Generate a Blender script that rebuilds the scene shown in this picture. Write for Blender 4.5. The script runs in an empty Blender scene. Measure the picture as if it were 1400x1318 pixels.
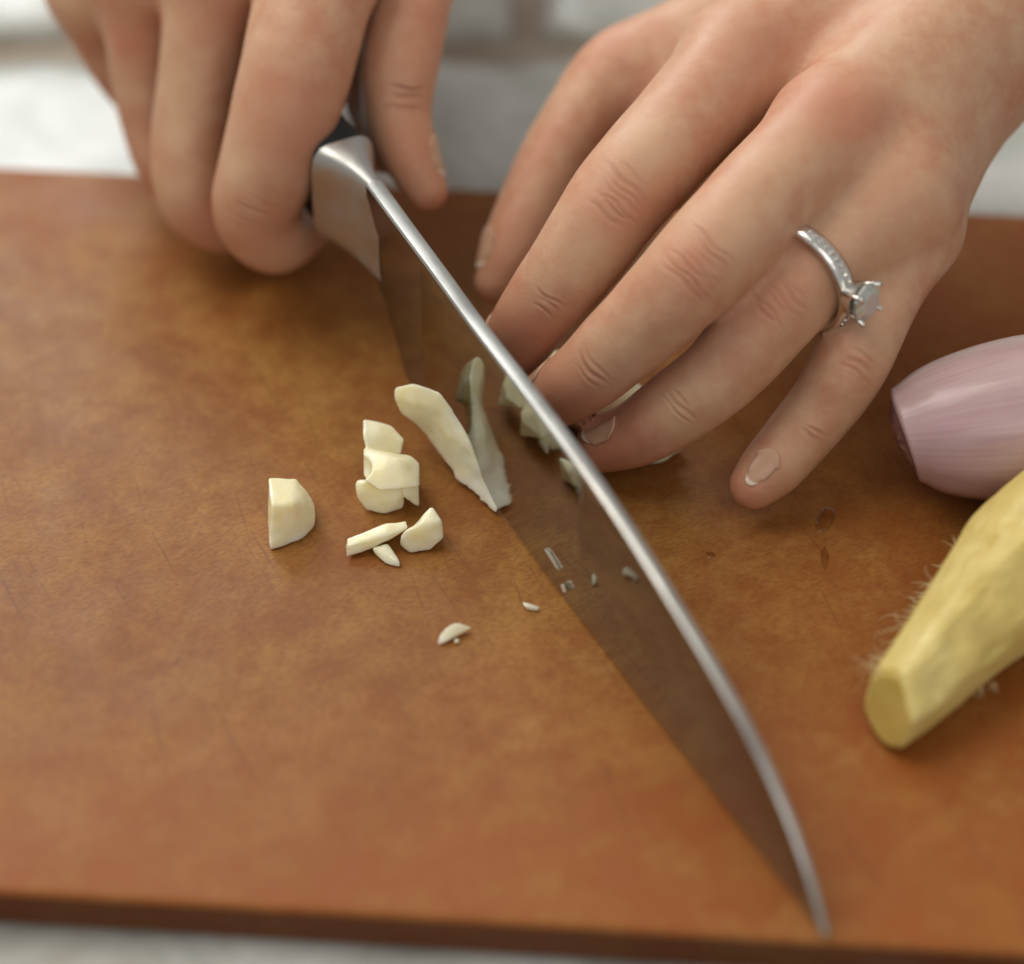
import bpy, bmesh, math, random
import numpy as np
from mathutils import Vector, Matrix
from mathutils.bvhtree import BVHTree

# ------------------------------------------------------------------ camera, world, lamps, exposure
S = 0.01                                   # modelling is done in centimetres
sc = bpy.context.scene
C = sc.collection
ELEV = math.radians(42.0); DIST = 60.0; FPX = 4080.0
cam = bpy.data.cameras.new('camera'); camo = bpy.data.objects.new('camera', cam); C.objects.link(camo)
camo.location = (0, -DIST*math.cos(ELEV)*S, DIST*math.sin(ELEV)*S)
camo.rotation_euler = (math.pi/2-ELEV, 0, 0)
cam.sensor_width = 36; cam.lens = 36*FPX/1400.0
cam.clip_start = 0.02; cam.clip_end = 50
cam.dof.use_dof = True; cam.dof.focus_distance = 0.585; cam.dof.aperture_fstop = 4.8
sc.camera = camo
w = bpy.data.worlds.new('World'); sc.world = w; w.use_nodes = True
w.node_tree.nodes['Background'].inputs[0].default_value = (0.97, 0.94, 0.89, 1)
w.node_tree.nodes['Background'].inputs[1].default_value = 0.36
def area(name, loc, aim, size, sizey, power, col):
    l = bpy.data.lights.new(name, 'AREA'); l.shape = 'RECTANGLE'; l.size = size; l.size_y = sizey
    l.energy = power; l.color = col
    o = bpy.data.objects.new(name, l); C.objects.link(o); o.location = loc
    o.rotation_euler = (Vector(aim)-Vector(loc)).to_track_quat('-Z', 'Y').to_euler(); return o
area('window_light', (-0.72, 1.75, 1.25), (0, 0, 0), 0.95, 0.8, 21, (0.97, 1.0, 1.0))
area('room_light', (-0.95, 0.45, 1.75), (0, 0, 0), 1.4, 1.4, 25, (1.0, 0.94, 0.83))
area('front_fill', (0.25, -1.3, 1.25), (0, 0, 0), 1.5, 1.0, 6, (1.0, 0.96, 0.90))  # unseen weak fill, added to lighten the shaded fingertips
sc.view_settings.view_transform = 'Standard'; sc.view_settings.look = 'None'
sc.view_settings.exposure = 0.06; sc.view_settings.gamma = 1.0

# ------------------------------------------------------------------ helpers
CAMP = np.array([0, -DIST*math.cos(ELEV), DIST*math.sin(ELEV)])
FW = np.array([0, math.cos(ELEV), -math.sin(ELEV)]); UP = np.array([0, math.sin(ELEV), math.cos(ELEV)])
def ray(x, y):
    d = FW*FPX + np.array([1., 0, 0])*(x-700) - UP*(y-659); return d/np.linalg.norm(d)
def P(x, y, z=0.0):
    d = ray(x, y); return CAMP + d*((z-CAMP[2])/d[2])

def mesh_obj(name, verts, faces, mat, parent=None, smooth=True, scale=S):
    me = bpy.data.meshes.new(name)
    v = np.asarray(verts, dtype=float)*scale
    me.from_pydata(v.tolist(), [], [list(map(int, f)) for f in faces])
    me.update()
    if smooth:
        me.polygons.foreach_set('use_smooth', [True]*len(me.polygons))
    if mat: me.materials.append(mat)
    o = bpy.data.objects.new(name, me); C.objects.link(o)
    if parent is not None: o.parent = parent
    return o
def fast_mesh(name, V, Q):
    me = bpy.data.meshes.new(name); n = len(V); m = len(Q)
    me.vertices.add(n); me.vertices.foreach_set('co', (np.asarray(V)).astype(np.float32).ravel())
    me.loops.add(m*4); me.loops.foreach_set('vertex_index', Q.astype(np.int32).ravel())
    me.polygons.add(m); me.polygons.foreach_set('loop_start', np.arange(0, m*4, 4, dtype=np.int32))
    me.polygons.foreach_set('loop_total', np.full(m, 4, dtype=np.int32))
    me.polygons.foreach_set('use_smooth', np.ones(m, dtype=bool))
    me.update(calc_edges=True); me.validate()
    return me
def tag(o, label=None, cat=None, group=None, kind=None):
    if label: o['label'] = label
    if cat: o['category'] = cat
    if group: o['group'] = group
    if kind: o['kind'] = kind
    return o
def empty(name, loc):
    o = bpy.data.objects.new(name, None); C.objects.link(o); o.location = Vector(loc)*S
    o.empty_display_size = 0.01
    return o
def adopt(o, root):
    o.parent = root; o.matrix_parent_inverse = Matrix.Translation(-root.location); return o

# ---- signed distance modelling
def smin(a, b, k):
    h = np.clip(0.5+0.5*(b-a)/k, 0, 1); return b*(1-h)+a*h-k*h*(1-h)
def smax(a, b, k): return -smin(-a, -b, k)
def cone(p, a, b, ra, rb):
    a = np.asarray(a, np.float32); b = np.asarray(b, np.float32); d = b-a
    L2 = float(d@d)+1e-9
    t = np.clip(((p-a)@d)/L2, 0, 1)
    q = p-a-t[..., None]*d
    return np.sqrt(np.einsum('...i,...i', q, q))-(ra+(rb-ra)*t)
def spline(nodes, per=4):
    """catmull-rom through (x,y,z,r) nodes"""
    n = np.array(nodes, float); out = []
    q = np.vstack([2*n[0]-n[1], n, 2*n[-1]-n[-2]])
    for i in range(1, len(q)-2):
        for k in range(per):
            t = k/per
            out.append(0.5*((2*q[i])+(-q[i-1]+q[i+1])*t+(2*q[i-1]-5*q[i]+4*q[i+1]-q[i+2])*t*t+(-q[i-1]+3*q[i]-3*q[i+1]+q[i+2])*t**3))
    out.append(n[-1]); return np.array(out)
def chain_sdf(p, nodes, per=4):
    s = spline(nodes, per); f = np.full(p.shape[:-1], 9.0, np.float32)
    for i in range(len(s)-1):
        lo = np.minimum(s[i, :3]-s[i, 3], s[i+1, :3]-s[i+1, 3])-1.6
        hi = np.maximum(s[i, :3]+s[i, 3], s[i+1, :3]+s[i+1, 3])+1.6
        if p.ndim == 4:
            gx = p[:, 0, 0, 0]; gy = p[0, :, 0, 1]; gz = p[0, 0, :, 2]
            sx = slice(np.searchsorted(gx, lo[0]), np.searchsorted(gx, hi[0]))
            sy = slice(np.searchsorted(gy, lo[1]), np.searchsorted(gy, hi[1]))
            sz = slice(np.searchsorted(gz, lo[2]), np.searchsorted(gz, hi[2]))
            if sx.start >= sx.stop or sy.start >= sy.stop or sz.start >= sz.stop: continue
            sub = p[sx, sy, sz]
            f[sx, sy, sz] = np.minimum(f[sx, sy, sz], cone(sub, s[i, :3], s[i+1, :3], s[i, 3], s[i+1, 3]))
        else:
            f = np.minimum(f, cone(p, s[i, :3], s[i+1, :3], s[i, 3], s[i+1, 3]))
    return f
def surface_nets(f, org, h):
    s = f < 0
    nx, ny, nz = f.shape
    c = np.zeros((nx-1, ny-1, nz-1), np.int32)
    for dx in (0, 1):
        for dy in (0, 1):
            for dz in (0, 1): c += s[dx:nx-1+dx, dy:ny-1+dy, dz:nz-1+dz]
    act = (c > 0) & (c < 8)
    idx = np.argwhere(act); ids = np.full(act.shape, -1, np.int64); ids[act] = np.arange(len(idx))
    acc = np.zeros((len(idx), 3)); cnt = np.zeros(len(idx))
    corners = [(a, b, d) for a in (0, 1) for b in (0, 1) for d in (0, 1)]
    for c0 in corners:
        for ax in range(3):
            if c0[ax] == 1: continue
            c1 = list(c0); c1[ax] = 1
            f0 = f[idx[:, 0]+c0[0], idx[:, 1]+c0[1], idx[:, 2]+c0[2]]
            f1 = f[idx[:, 0]+c1[0], idx[:, 1]+c1[1], idx[:, 2]+c1[2]]
            m = (f0 < 0) != (f1 < 0)
            t = np.where(m, f0/np.where(m, f0-f1, 1), 0)
            pos = np.tile(np.array(c0, float), (len(idx), 1)); pos[:, ax] += t
            acc[m] += pos[m]; cnt[m] += 1
    V = (idx+acc/cnt[:, None])*h+org
    quads = []
    for ax in range(3):
        a1, a2 = [(1, 2), (2, 0), (0, 1)][ax]
        sl0 = [slice(None)]*3; sl1 = [slice(None)]*3
        sl0[ax] = slice(0, -1); sl1[ax] = slice(1, None)
        A = s[tuple(sl0)]; B = s[tuple(sl1)]
        for flip, M in ((False, A & ~B), (True, ~A & B)):
            e = np.argwhere(M)
            e = e[(e[:, a1] > 0) & (e[:, a2] > 0) & (e[:, a1] < f.shape[a1]-1) & (e[:, a2] < f.shape[a2]-1)]
            if not len(e): continue
            def g(d1, d2):
                q = e.copy(); q[:, a1] += d1; q[:, a2] += d2; return ids[q[:, 0], q[:, 1], q[:, 2]]
            q = np.stack([g(-1, -1), g(0, -1), g(0, 0), g(-1, 0)], 1)
            if flip: q = q[:, ::-1]
            quads.append(q)
    return V, np.concatenate(quads)
def grid(lo, hi, h):
    xs = [np.arange(lo[i], hi[i], h, dtype=np.float32) for i in range(3)]
    return np.stack(np.meshgrid(*xs, indexing='ij'), -1)
def sdf_mesh(name, fn, lo, hi, h, sub, smooth_it=1):
    g = grid(lo, hi, h); f = fn(g); V, Q = surface_nets(f, np.array(lo, float), h)
    me = fast_mesh(name, V, Q); o = bpy.data.objects.new(name, me); C.objects.link(o)
    if smooth_it:
        m = o.modifiers.new('s', 'SMOOTH'); m.factor = 0.5; m.iterations = smooth_it
    if sub:
        m = o.modifiers.new('u', 'SUBSURF'); m.levels = sub; m.render_levels = sub
    dg = bpy.context.evaluated_depsgraph_get()
    me2 = bpy.data.meshes.new_from_object(o.evaluated_get(dg)); o.modifiers.clear(); o.data = me2; me2.name = name
    n = len(me2.vertices); co = np.empty(n*3, np.float32); me2.vertices.foreach_get('co', co)
    nn = np.empty(n*3, np.float32); me2.vertex_normals.foreach_get('vector', nn)
    return o, co.reshape(-1, 3).astype(float), nn.reshape(-1, 3).astype(float)
def set_co(o, V, origin=(0, 0, 0)):
    me = o.data; me.vertices.foreach_set('co', ((V-np.array(origin))*S).astype(np.float32).ravel()); me.update()
    me.polygons.foreach_set('use_smooth', np.ones(len(me.polygons), dtype=bool))

rs = np.random.RandomState(7)
_K = rs.normal(size=(3, 24, 3)); _PH = rs.uniform(0, 6.28, (3, 24))
def vnoise(V, freq, band=0):
    k = _K[band]; k = k/np.linalg.norm(k, axis=1)[:, None]*freq*(0.6+0.8*np.linspace(0, 1, 24))[:, None]
    return np.sin(V@k.T+_PH[band]).sum(1)/math.sqrt(24)

# ------------------------------------------------------------------ materials
class NT:
    def __init__(s, name):
        s.m = bpy.data.materials.new(name); s.m.use_nodes = True; s.t = s.m.node_tree
        s.b = s.t.nodes['Principled BSDF']
    def n(s, typ, **kw):
        o = s.t.nodes.new(typ)
        for k, v in kw.items():
            if k.startswith('i_'):
                key = k[2:].replace('_', ' ')
                o.inputs[key].default_value = v
            else: setattr(o, k, v)
        return o
    def l(s, a, b): s.t.links.new(a, b)
    def set(s, **kw):
        for k, v in kw.items(): s.b.inputs[k.replace('_', ' ')].default_value = v
    def coords(s, scale=(1, 1, 1), rot=(0, 0, 0)):
        tc = s.n('ShaderNodeTexCoord'); mp = s.n('ShaderNodeMapping'); s.l(tc.outputs['Object'], mp.inputs['Vector'])
        
        if any(rot): mp.vector_type = 'TEXTURE'; scale = tuple(1/q for q in scale)
        mp.inputs['Scale'].default_value = scale; mp.inputs['Rotation'].default_value = rot
        return mp.outputs[0]
    def noise(s, vec, scale, detail=4, rough=0.5, dist=0.0):
        n = s.n('ShaderNodeTexNoise'); n.inputs['Scale'].default_value = scale; n.inputs['Detail'].default_value = detail
        n.inputs['Roughness'].default_value = rough; n.inputs['Distortion'].default_value = dist
        s.l(vec, n.inputs['Vector']); return n.outputs['Fac']
    def ramp(s, fac, stops):
        r = s.n('ShaderNodeValToRGB'); e = r.color_ramp.elements
        while len(e) < len(stops): e.new(0.5)
        for q, (p, c) in zip(e, stops):
            q.position = p; q.color = (c, c, c, 1) if isinstance(c, (int, float)) else (*c, 1)
        s.l(fac, r.inputs[0]); return r.outputs[0]
    def mix(s, fac, a, b, mode='MIX'):
        m = s.n('ShaderNodeMix', data_type='RGBA', blend_type=mode)
        for i, v in ((0, fac), (6, a), (7, b)):
            if isinstance(v, (int, float)): m.inputs[i].default_value = v
            elif isinstance(v, tuple): m.inputs[i].default_value = (*v, 1)
            else: s.l(v, m.inputs[i])
        return m.outputs[2]
    def math(s, op, a, b=0.0):
        m = s.n('ShaderNodeMath', operation=op)
        for i, v in ((0, a), (1, b)):
            if isinstance(v, (int, float)): m.inputs[i].default_value = v
            else: s.l(v, m.inputs[i])
        return m.outputs[0]
    def bump(s, h, strength, dist, prev=None):
        b = s.n('ShaderNodeBump'); b.inputs['Strength'].default_value = strength; b.inputs['Distance'].default_value = dist
        s.l(h, b.inputs['Height'])
        if prev is not None: s.l(prev, b.inputs['Normal'])
        return b.outputs[0]

def mat_board(side=False):
    t = NT('board_side' if side else 'board_wood'); v = t.coords()
    big = t.noise(v, 20, 6, 0.65, 0.1)
    mid = t.noise(v, 95, 6, 0.7, 0.1)
    fine = t.noise(t.coords((1, 2.2, 1), (0, 0, 0.5)), 700, 3, 0.6)
    col = t.mix(t.ramp(big, [(0.30, 0.0), (0.72, 1.0)]), (0.270, 0.106, 0.020), (0.365, 0.180, 0.044))
    col = t.mix(t.ramp(mid, [(0.38, 0.8), (0.60, 0.0)]), col, (0.215, 0.068, 0.012))
    col = t.mix(t.ramp(fine, [(0.36, 0.5), (0.58, 0.0)]), col, (0.17, 0.05, 0.012))
    # pale middle sheen and shade at the right painted in; rim more orange
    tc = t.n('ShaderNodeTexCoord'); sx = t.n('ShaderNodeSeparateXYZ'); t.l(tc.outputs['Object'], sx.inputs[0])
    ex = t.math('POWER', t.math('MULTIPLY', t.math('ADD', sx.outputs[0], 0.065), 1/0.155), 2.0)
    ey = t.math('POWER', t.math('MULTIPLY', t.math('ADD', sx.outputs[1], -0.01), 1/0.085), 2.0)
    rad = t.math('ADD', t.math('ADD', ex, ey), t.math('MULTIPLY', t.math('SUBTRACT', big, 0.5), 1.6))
    sheen_falloff = t.ramp(t.math('MULTIPLY', rad, 0.4), [(0.18, 0.0), (0.62, 0.75)])
    sheen_falloff = t.math('MULTIPLY', sheen_falloff, t.ramp(mid, [(0.35, 1.0), (0.62, 0.55)]))
    col = t.mix(sheen_falloff, col, (0.285, 0.076, 0.012))
    st = t.noise(v, 60, 6, 0.7, 0.15)
    col = t.mix(t.ramp(st, [(0.56, 0.0), (0.74, 0.35)]), col, (0.44, 0.24, 0.075))
    st2 = t.noise(t.coords((1, 1, 1), (0.3, 0, 1)), 64, 6, 0.75, 0.2)
    col = t.mix(t.ramp(st2, [(0.62, 0.0), (0.76, 0.6)]), col, (0.14, 0.042, 0.012))
    # fine knife scratches
    sc1 = t.noise(t.coords((1, 40, 1), (0, 0, -1.05)), 22, 2, 0.5)
    sc2 = t.noise(t.coords((1, 46, 1), (0, 0, -1.25)), 18, 2, 0.5)
    lines = t.math('MAXIMUM', t.ramp(sc1, [(0.66, 0.0), (0.72, 1.0)]), t.ramp(sc2, [(0.67, 0.0), (0.73, 1.0)]))
    col = t.mix(t.math('MULTIPLY', lines, 0.35), col, (0.12, 0.04, 0.015))
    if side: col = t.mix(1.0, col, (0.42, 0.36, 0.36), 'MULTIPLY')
    t.l(col, t.b.inputs['Base Color'])
    t.l(t.ramp(t.noise(v, 60, 5, 0.6), [(0.3, 0.42), (0.7, 0.56)]), t.b.inputs['Roughness'])
    t.set(Specular_IOR_Level=0.25)
    b = t.bump(fine, 0.25, 0.0003); b = t.bump(mid, 0.25, 0.0006, b); b = t.bump(lines, -0.25, 0.0002, b)
    t.l(b, t.b.inputs['Normal']); return t.m

def mat_tile():
    t = NT('whitewashed_stone'); v = t.coords()
    n = t.noise(v, 26, 5, 0.6, 0.9)
    col = t.mix(t.ramp(n, [(0.3, 0.0), (0.7, 1.0)]), (0.29, 0.30, 0.265), (0.64, 0.655, 0.63))
    col = t.mix(t.ramp(t.noise(v, 17, 4), [(0.56, 0.0), (0.72, 0.75)]), col, (0.27, 0.23, 0.18))
    t.l(col, t.b.inputs['Base Color']); t.set(Roughness=0.27, Specular_IOR_Level=0.55)
    t.l(t.bump(n, 0.3, 0.002), t.b.inputs['Normal']); return t.m
def mat_grout():
    t = NT('brown_grout'); v = t.coords()
    t.l(t.mix(t.noise(v, 60, 4), (0.16, 0.11, 0.08), (0.42, 0.37, 0.30)), t.b.inputs['Base Color']); t.set(Roughness=0.9); return t.m

def mat_skin(name, base=(0.57, 0.345, 0.220), red=(0.50, 0.20, 0.120), pale=(0.65, 0.44, 0.29)):
    t = NT(name); v = t.coords()
    a = t.n('ShaderNodeAttribute', attribute_name='tint'); sp = t.n('ShaderNodeSeparateColor'); t.l(a.outputs['Color'], sp.inputs[0])
    n1 = t.noise(v, 55, 4, 0.6); n2 = t.noise(v, 190, 4, 0.6)
    col = t.mix(t.ramp(n1, [(0.36, 0.0), (0.62, 0.70)]), base, red)
    col = t.mix(t.ramp(n2, [(0.42, 0.0), (0.70, 0.5)]), col, pale)
    rf = t.math('MULTIPLY', sp.outputs[0], t.ramp(n2, [(0.25, 0.6), (0.65, 1.0)]))
    col = t.mix(rf, col, red)
    col = t.mix(sp.outputs[1], col, pale)
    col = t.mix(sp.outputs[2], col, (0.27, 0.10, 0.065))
    t.l(col, t.b.inputs['Base Color'])
    t.set(Subsurface_Weight=0.22, Subsurface_Scale=0.004, Specular_IOR_Level=0.35)
    t.b.inputs['Subsurface Radius'].default_value = (1.0, 0.35, 0.18)
    t.l(t.ramp(n2, [(0.3, 0.40), (0.7, 0.56)]), t.b.inputs['Roughness'])
    vo = t.n('ShaderNodeTexVoronoi', feature='DISTANCE_TO_EDGE'); vo.inputs['Scale'].default_value = 900
    nz = t.noise(v, 300, 3); 
    t.l(v, vo.inputs['Vector'])
    b = t.bump(t.ramp(vo.outputs['Distance'], [(0.0, 0.0), (0.25, 1.0)]), 0.10, 0.00015)
    wr = t.noise(t.coords((1, 1, 1), (0, 0, 0.75)), 420, 3, 0.6, 0.8)
    b = t.bump(wr, 0.10, 0.00035, b)
    b = t.bump(n2, 0.10, 0.0008, b)
    t.l(b, t.b.inputs['Normal']); return t.m
def mat_simple(name, col, rough, metal=0.0, spec=0.5, sss=0.0, sscale=0.003, coat=0.0, bump=None, var=None, trans=0.0, ior=1.45):
    t = NT(name); v = t.coords()
    if var:
        t.l(t.mix(t.ramp(t.noise(v, var[1], 4, 0.6, 0.3), [(0.32, 0.0), (0.68, 1.0)]), col, var[0]), t.b.inputs['Base Color'])
    else: t.set(Base_Color=(*col, 1))
    t.set(Roughness=rough, Metallic=metal, Specular_IOR_Level=spec, Subsurface_Weight=sss, Subsurface_Scale=sscale,
          Coat_Weight=coat, Transmission_Weight=trans, IOR=ior)
    t.b.inputs['Subsurface Radius'].default_value = (1.0, 0.8, 0.45)
    if bump: t.l(t.bump(t.noise(v, bump[0], 4, 0.6), bump[1], bump[2]), t.b.inputs['Normal'])
    return t.m
def mat_steel(name, brush_rot=-1.09, rough=0.055, col=(0.29, 0.295, 0.29)):
    t = NT(name); v = t.coords((1, 60, 1), (0, 0, brush_rot))
    vv = t.coords((1, 1, 1))
    t.set(Base_Color=(*col, 1), Metallic=1.0)
    sm = t.noise(vv, 90, 4, 0.6)
    t.l(t.ramp(sm, [(0.3, rough*0.8), (0.75, rough*1.35)]), t.b.inputs['Roughness'])
    t.l(t.bump(t.noise(v, 60, 2), 0.05, 0.0002), t.b.inputs['Normal'])
    return t.m
M = dict(board=mat_board(), side=mat_board(True), tile=mat_tile(), grout=mat_grout(), skin=mat_skin('skin'),
    blade=mat_steel('blade_steel'), bolster=mat_steel('bolster_steel', rough=0.44, col=(0.50, 0.51, 0.50)),
    handle=mat_simple('black_handle', (0.012, 0.010, 0.010), 0.32),
    spine=mat_steel('lit_spine_steel', rough=0.34, col=(0.50, 0.50, 0.48)),
    nail=mat_simple('nail', (0.54, 0.315, 0.205), 0.30, spec=0.45, sss=0.15, var=((0.57, 0.35, 0.24), 300)),
    tip=mat_simple('nail_tip', (0.74, 0.63, 0.50), 0.35, sss=0.1),
    silver=mat_simple('ring_silver', (0.80, 0.79, 0.76), 0.22, metal=1.0, bump=(900, 0.3, 0.0003)),
    gem=mat_simple('gem', (0.60, 0.61, 0.58), 0.10, metal=0.7),
    garlic=mat_simple('garlic', (0.90, 0.80, 0.48), 0.25, coat=0.25, spec=0.5, sss=0.55, sscale=0.005, var=((0.94, 0.89, 0.68), 150), bump=(330, 0.45, 0.0005)),
    water=mat_simple('water', (0.15, 0.045, 0.010), 0.10, spec=0.5, var=((0.22, 0.08, 0.018), 300)))

# ------------------------------------------------------------------ countertop of whitewashed slabs
def box_bm(bm, lo, hi, bev=0.0, seg=2):
    r = bmesh.ops.create_cube(bm, size=1.0); vs = r['verts']
    c = [(lo[i]+hi[i])/2 for i in range(3)]; s = [hi[i]-lo[i] for i in range(3)]
    for v in vs: v.co = Vector((v.co[i]*s[i]+c[i] for i in range(3)))
    if bev: bmesh.ops.bevel(bm, geom=list({e for v in vs for e in v.link_edges}), offset=bev, segments=seg, affect='EDGES', profile=0.6)
def bm_obj(name, bm, mat, parent=None, smooth=False, loc=(0, 0, 0), rot=0.0):
    me = bpy.data.meshes.new(name); bm.to_mesh(me); bm.free()
    me.transform(Matrix.Scale(S, 4)); me.materials.append(mat)
    if smooth: me.polygons.foreach_set('use_smooth', [True]*len(me.polygons))
    o = bpy.data.objects.new(name, me); C.objects.link(o); o.location = Vector(loc)*S; o.rotation_euler = (0, 0, rot)
    if parent is not None: o.parent = parent
    return o
ZC = -1.0
def tile_obj(a, b, y0, y1, rng):
    per = []; st = 1.6
    def side(p, q):
        n = max(2, int(math.hypot(q[0]-p[0], q[1]-p[1])/st))
        return [(p[0]+(q[0]-p[0])*k/n, p[1]+(q[1]-p[1])*k/n) for k in range(n)]
    cs = [(a, y0), (b, y0), (b, y1), (a, y1)]
    for k in range(4): per += side(cs[k], cs[(k+1) % 4])
    n = len(per); cx, cy = (a+b)/2, (y0+y1)/2; ph = [rng.uniform(0, 6.3) for _ in range(6)]
    top = ZC+rng.uniform(-0.05, 0.0); V = []; F = []
    jit = [0.16*math.sin(k*0.9+ph[0])+0.12*math.sin(k*2.1+ph[1])+rng.uniform(-.10, .10) for k in range(n)]
    for ins, z in ((0.0, -0.5), (0.0, -0.30), (0.22, -0.12), (0.6, -0.03), (1.3, 0.0)):
        for k, (x, y) in enumerate(per):
            m = ins+0.15+jit[k]*(1 if ins < 1 else .4)
            V.append((min(max(x, a+m), b-m), min(max(y, y0+m), y1-m), top+z))
    for r_ in range(4):
        for k in range(n): F.append((r_*n+k, r_*n+(k+1) % n, (r_+1)*n+(k+1) % n, (r_+1)*n+k))
    F.append(tuple(range(4*n, 5*n)))
    o = mesh_obj('tile', V, F, M['tile'], counter); o.data.set_sharp_from_angle(angle=math.radians(60)); return o
bm = bmesh.new(); box_bm(bm, (-90, -50, ZC-6), (90, 110, ZC-0.45))
counter = tag(bm_obj('countertop', bm, M['grout']), kind='structure')
rows = [(-50, -30.5), (-30, 17.0), (17.9, 38), (38.6, 60), (60.6, 84), (84.6, 109)]
rng = random.Random(3)
for ri, (y0, y1) in enumerate(rows):
    offs = {0: 14, 1: -38, 2: 0.3, 3: -16, 4: 4, 5: -12}[ri]
    wd = 46 if ri == 1 else 30
    x = offs-wd*4
    while x < 88:
        a, b = max(x+0.3, -89), min(x+wd-0.3, 89)
        if b-a > 2:
            tile_obj(a, b, y0, y1, rng)
        x += wd

# ------------------------------------------------------------------ cutting board
YAW = math.radians(-4.5)
bc = np.array([0.0, -0.77, -0.45])
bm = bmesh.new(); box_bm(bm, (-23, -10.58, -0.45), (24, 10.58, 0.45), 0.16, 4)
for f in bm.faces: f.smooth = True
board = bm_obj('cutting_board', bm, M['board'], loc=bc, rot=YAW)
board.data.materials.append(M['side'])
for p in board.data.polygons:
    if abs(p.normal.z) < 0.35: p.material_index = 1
tag(board, 'reddish brown wood fibre cutting board scratched and stained under the knife', 'cutting board')

# ------------------------------------------------------------------ knife
T = P(1128, 1283, 0.0); U = np.array([0.4631, -0.8863, 0.0]); NL = np.array([-0.8863, -0.4631, 0.0])
def K(s, z, n=0.0): return T+U*s+NL*n+np.array([0, 0, z])
sp_s = [-17.6, -16.2, -14.7, -13, -11, -9, -7.6, -6.0, -4.1, -3.0, -2.1, -1.3, -0.7, -0.25, 0.02]
sp_z = [4.62, 4.50, 4.40, 4.25, 4.18, 4.05, 3.88, 3.55, 3.05, 2.68, 2.25, 1.72, 1.15, 0.60, 0.12]
ed_s = [-17.6, -17.25, -16.95, -16.65, -16.4, -16.2, -15.9, -15, -12, -9, -6, -3, -1.2, -0.4, 0.02]
ed_z = [2.25, 2.05, 1.75, 1.25, 0.80, 0.48, 0.42, 0.36, 0.12, 0.05, 0.03, 0.03, 0.04, 0.06, 0.09]
ss = np.unique(np.concatenate([np.linspace(-17.6, -15.8, 22), np.linspace(-15.8, -0.8, 50), np.linspace(-0.8, 0.02, 14)]))
def smooth_interp(x, xs, ys):
    y = np.interp(x, xs, ys); 
    return y
zt = smooth_interp(ss, sp_s, sp_z); zb = smooth_interp(ss, ed_s, ed_z)
k5 = np.array([1, 2, 3, 2, 1])/9.0
dn = np.linspace(-17.6, 0.02, 500); dz = np.interp(dn, sp_s, sp_z); kk_ = np.hanning(43); kk_ /= kk_.sum()
ext = np.concatenate([2*dz[0]-dz[21:0:-1], dz, 2*dz[-1]-dz[-2:-23:-1]])
zt = np.interp(ss, dn, np.convolve(ext, kk_, 'valid'))
V = []; F = []
for i, s in enumerate(ss):
    hw = np.interp(s, [-17.6, -12, -6, -2, 0], [0.17, 0.18, 0.225, 0.17, 0.06])
    H = zt[i]-zb[i]
    pn = lambda z: 0.052+0.027*z
    ch = min(np.interp(s, [-17, -9, -7, -5, -3, -2, -1, 0], [0.05, 0.07, 0.12, 0.15, 0.13, 0.11, 0.08, 0.03]), H*0.4)
    z2 = zt[i]-ch; hw = pn(z2); z1 = zb[i]+min(0.10, H*0.25)
    sec = [(0.008, zb[i]), (pn(z1), z1), (hw, z2), (hw*0.80, zt[i]-ch*0.22), (hw*0.42, zt[i])]
    for (n, z) in sec: V.append(K(s, z, n))
    for (n, z) in reversed(sec): V.append(K(s, z, -n))
m = 10
for i in range(len(ss)-1):
    for j in range(m):
        F.append((i*m+j, i*m+(j+1) % m, (i+1)*m+(j+1) % m, (i+1)*m+j))
F.append(tuple(range(m))[::-1]); F.append(tuple(range((len(ss)-1)*m, len(ss)*m)))
kroot = empty('chef_knife', (0, 0, 0)); kroot.location = Vector(K(-9, 0))*S
tag(kroot, 'long steel chef knife with black handle standing on its edge on the board', 'knife')
blade = adopt(mesh_obj('blade', V, F, M['blade']), kroot)
bmx = bmesh.new(); bmx.from_mesh(blade.data); bmesh.ops.recalc_face_normals(bmx, faces=bmx.faces); bmx.to_mesh(blade.data); bmx.free()
blade.data.materials.append(M['spine'])  # same steel made brighter: light on the spine is put into the colour
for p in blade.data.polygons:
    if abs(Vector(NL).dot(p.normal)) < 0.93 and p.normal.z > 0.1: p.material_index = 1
blade.data.set_sharp_from_angle(angle=math.radians(28))
# forged bolster: flares from the blade to the handle
def loft(name, secs, mat, cap=True, n=28, power=3.0):
    """secs: (s, zc, half height, half width)"""
    V = []; F = []
    for (s, zc, hh, hw, pw) in secs:
        for k in range(n):
            a = 2*math.pi*k/n; ca, sa = math.cos(a), math.sin(a)
            V.append(K(s, zc+hh*math.copysign(abs(sa)**(2/pw), sa), hw*math.copysign(abs(ca)**(2/pw), ca)))
    for i in range(len(secs)-1):
        for k in range(n): F.append((i*n+k, i*n+(k+1) % n, (i+1)*n+(k+1) % n, (i+1)*n+k))
    F.append(tuple(range(n))[::-1]); F.append(tuple(range((len(secs)-1)*n, len(secs)*n)))
    o = mesh_obj(name, V, F, mat)
    b = bmesh.new(); b.from_mesh(o.data); bmesh.ops.recalc_face_normals(b, faces=b.faces); b.to_mesh(o.data); b.free()
    return o
bs = []
for s in np.linspace(-19.1, -17.0, 16):
    t = (s+19.1)/2.1
    hw = 0.135+0.57*(1-t)**2.2
    hh = np.interp(t, [0, .25, .6, 1], [1.18, 1.18, 1.16, 1.14]); zc = np.interp(t, [0, 1], [3.50, 3.42])
    bs.append((s, zc, hh, hw+0.012, 4.2))
bs = [(-19.16, 3.5, 1.1, 0.64, 4.2)]+bs
bol = adopt(loft('bolster', bs, M['bolster']), kroot); bol.data.set_sharp_from_angle(angle=math.radians(40))
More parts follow.
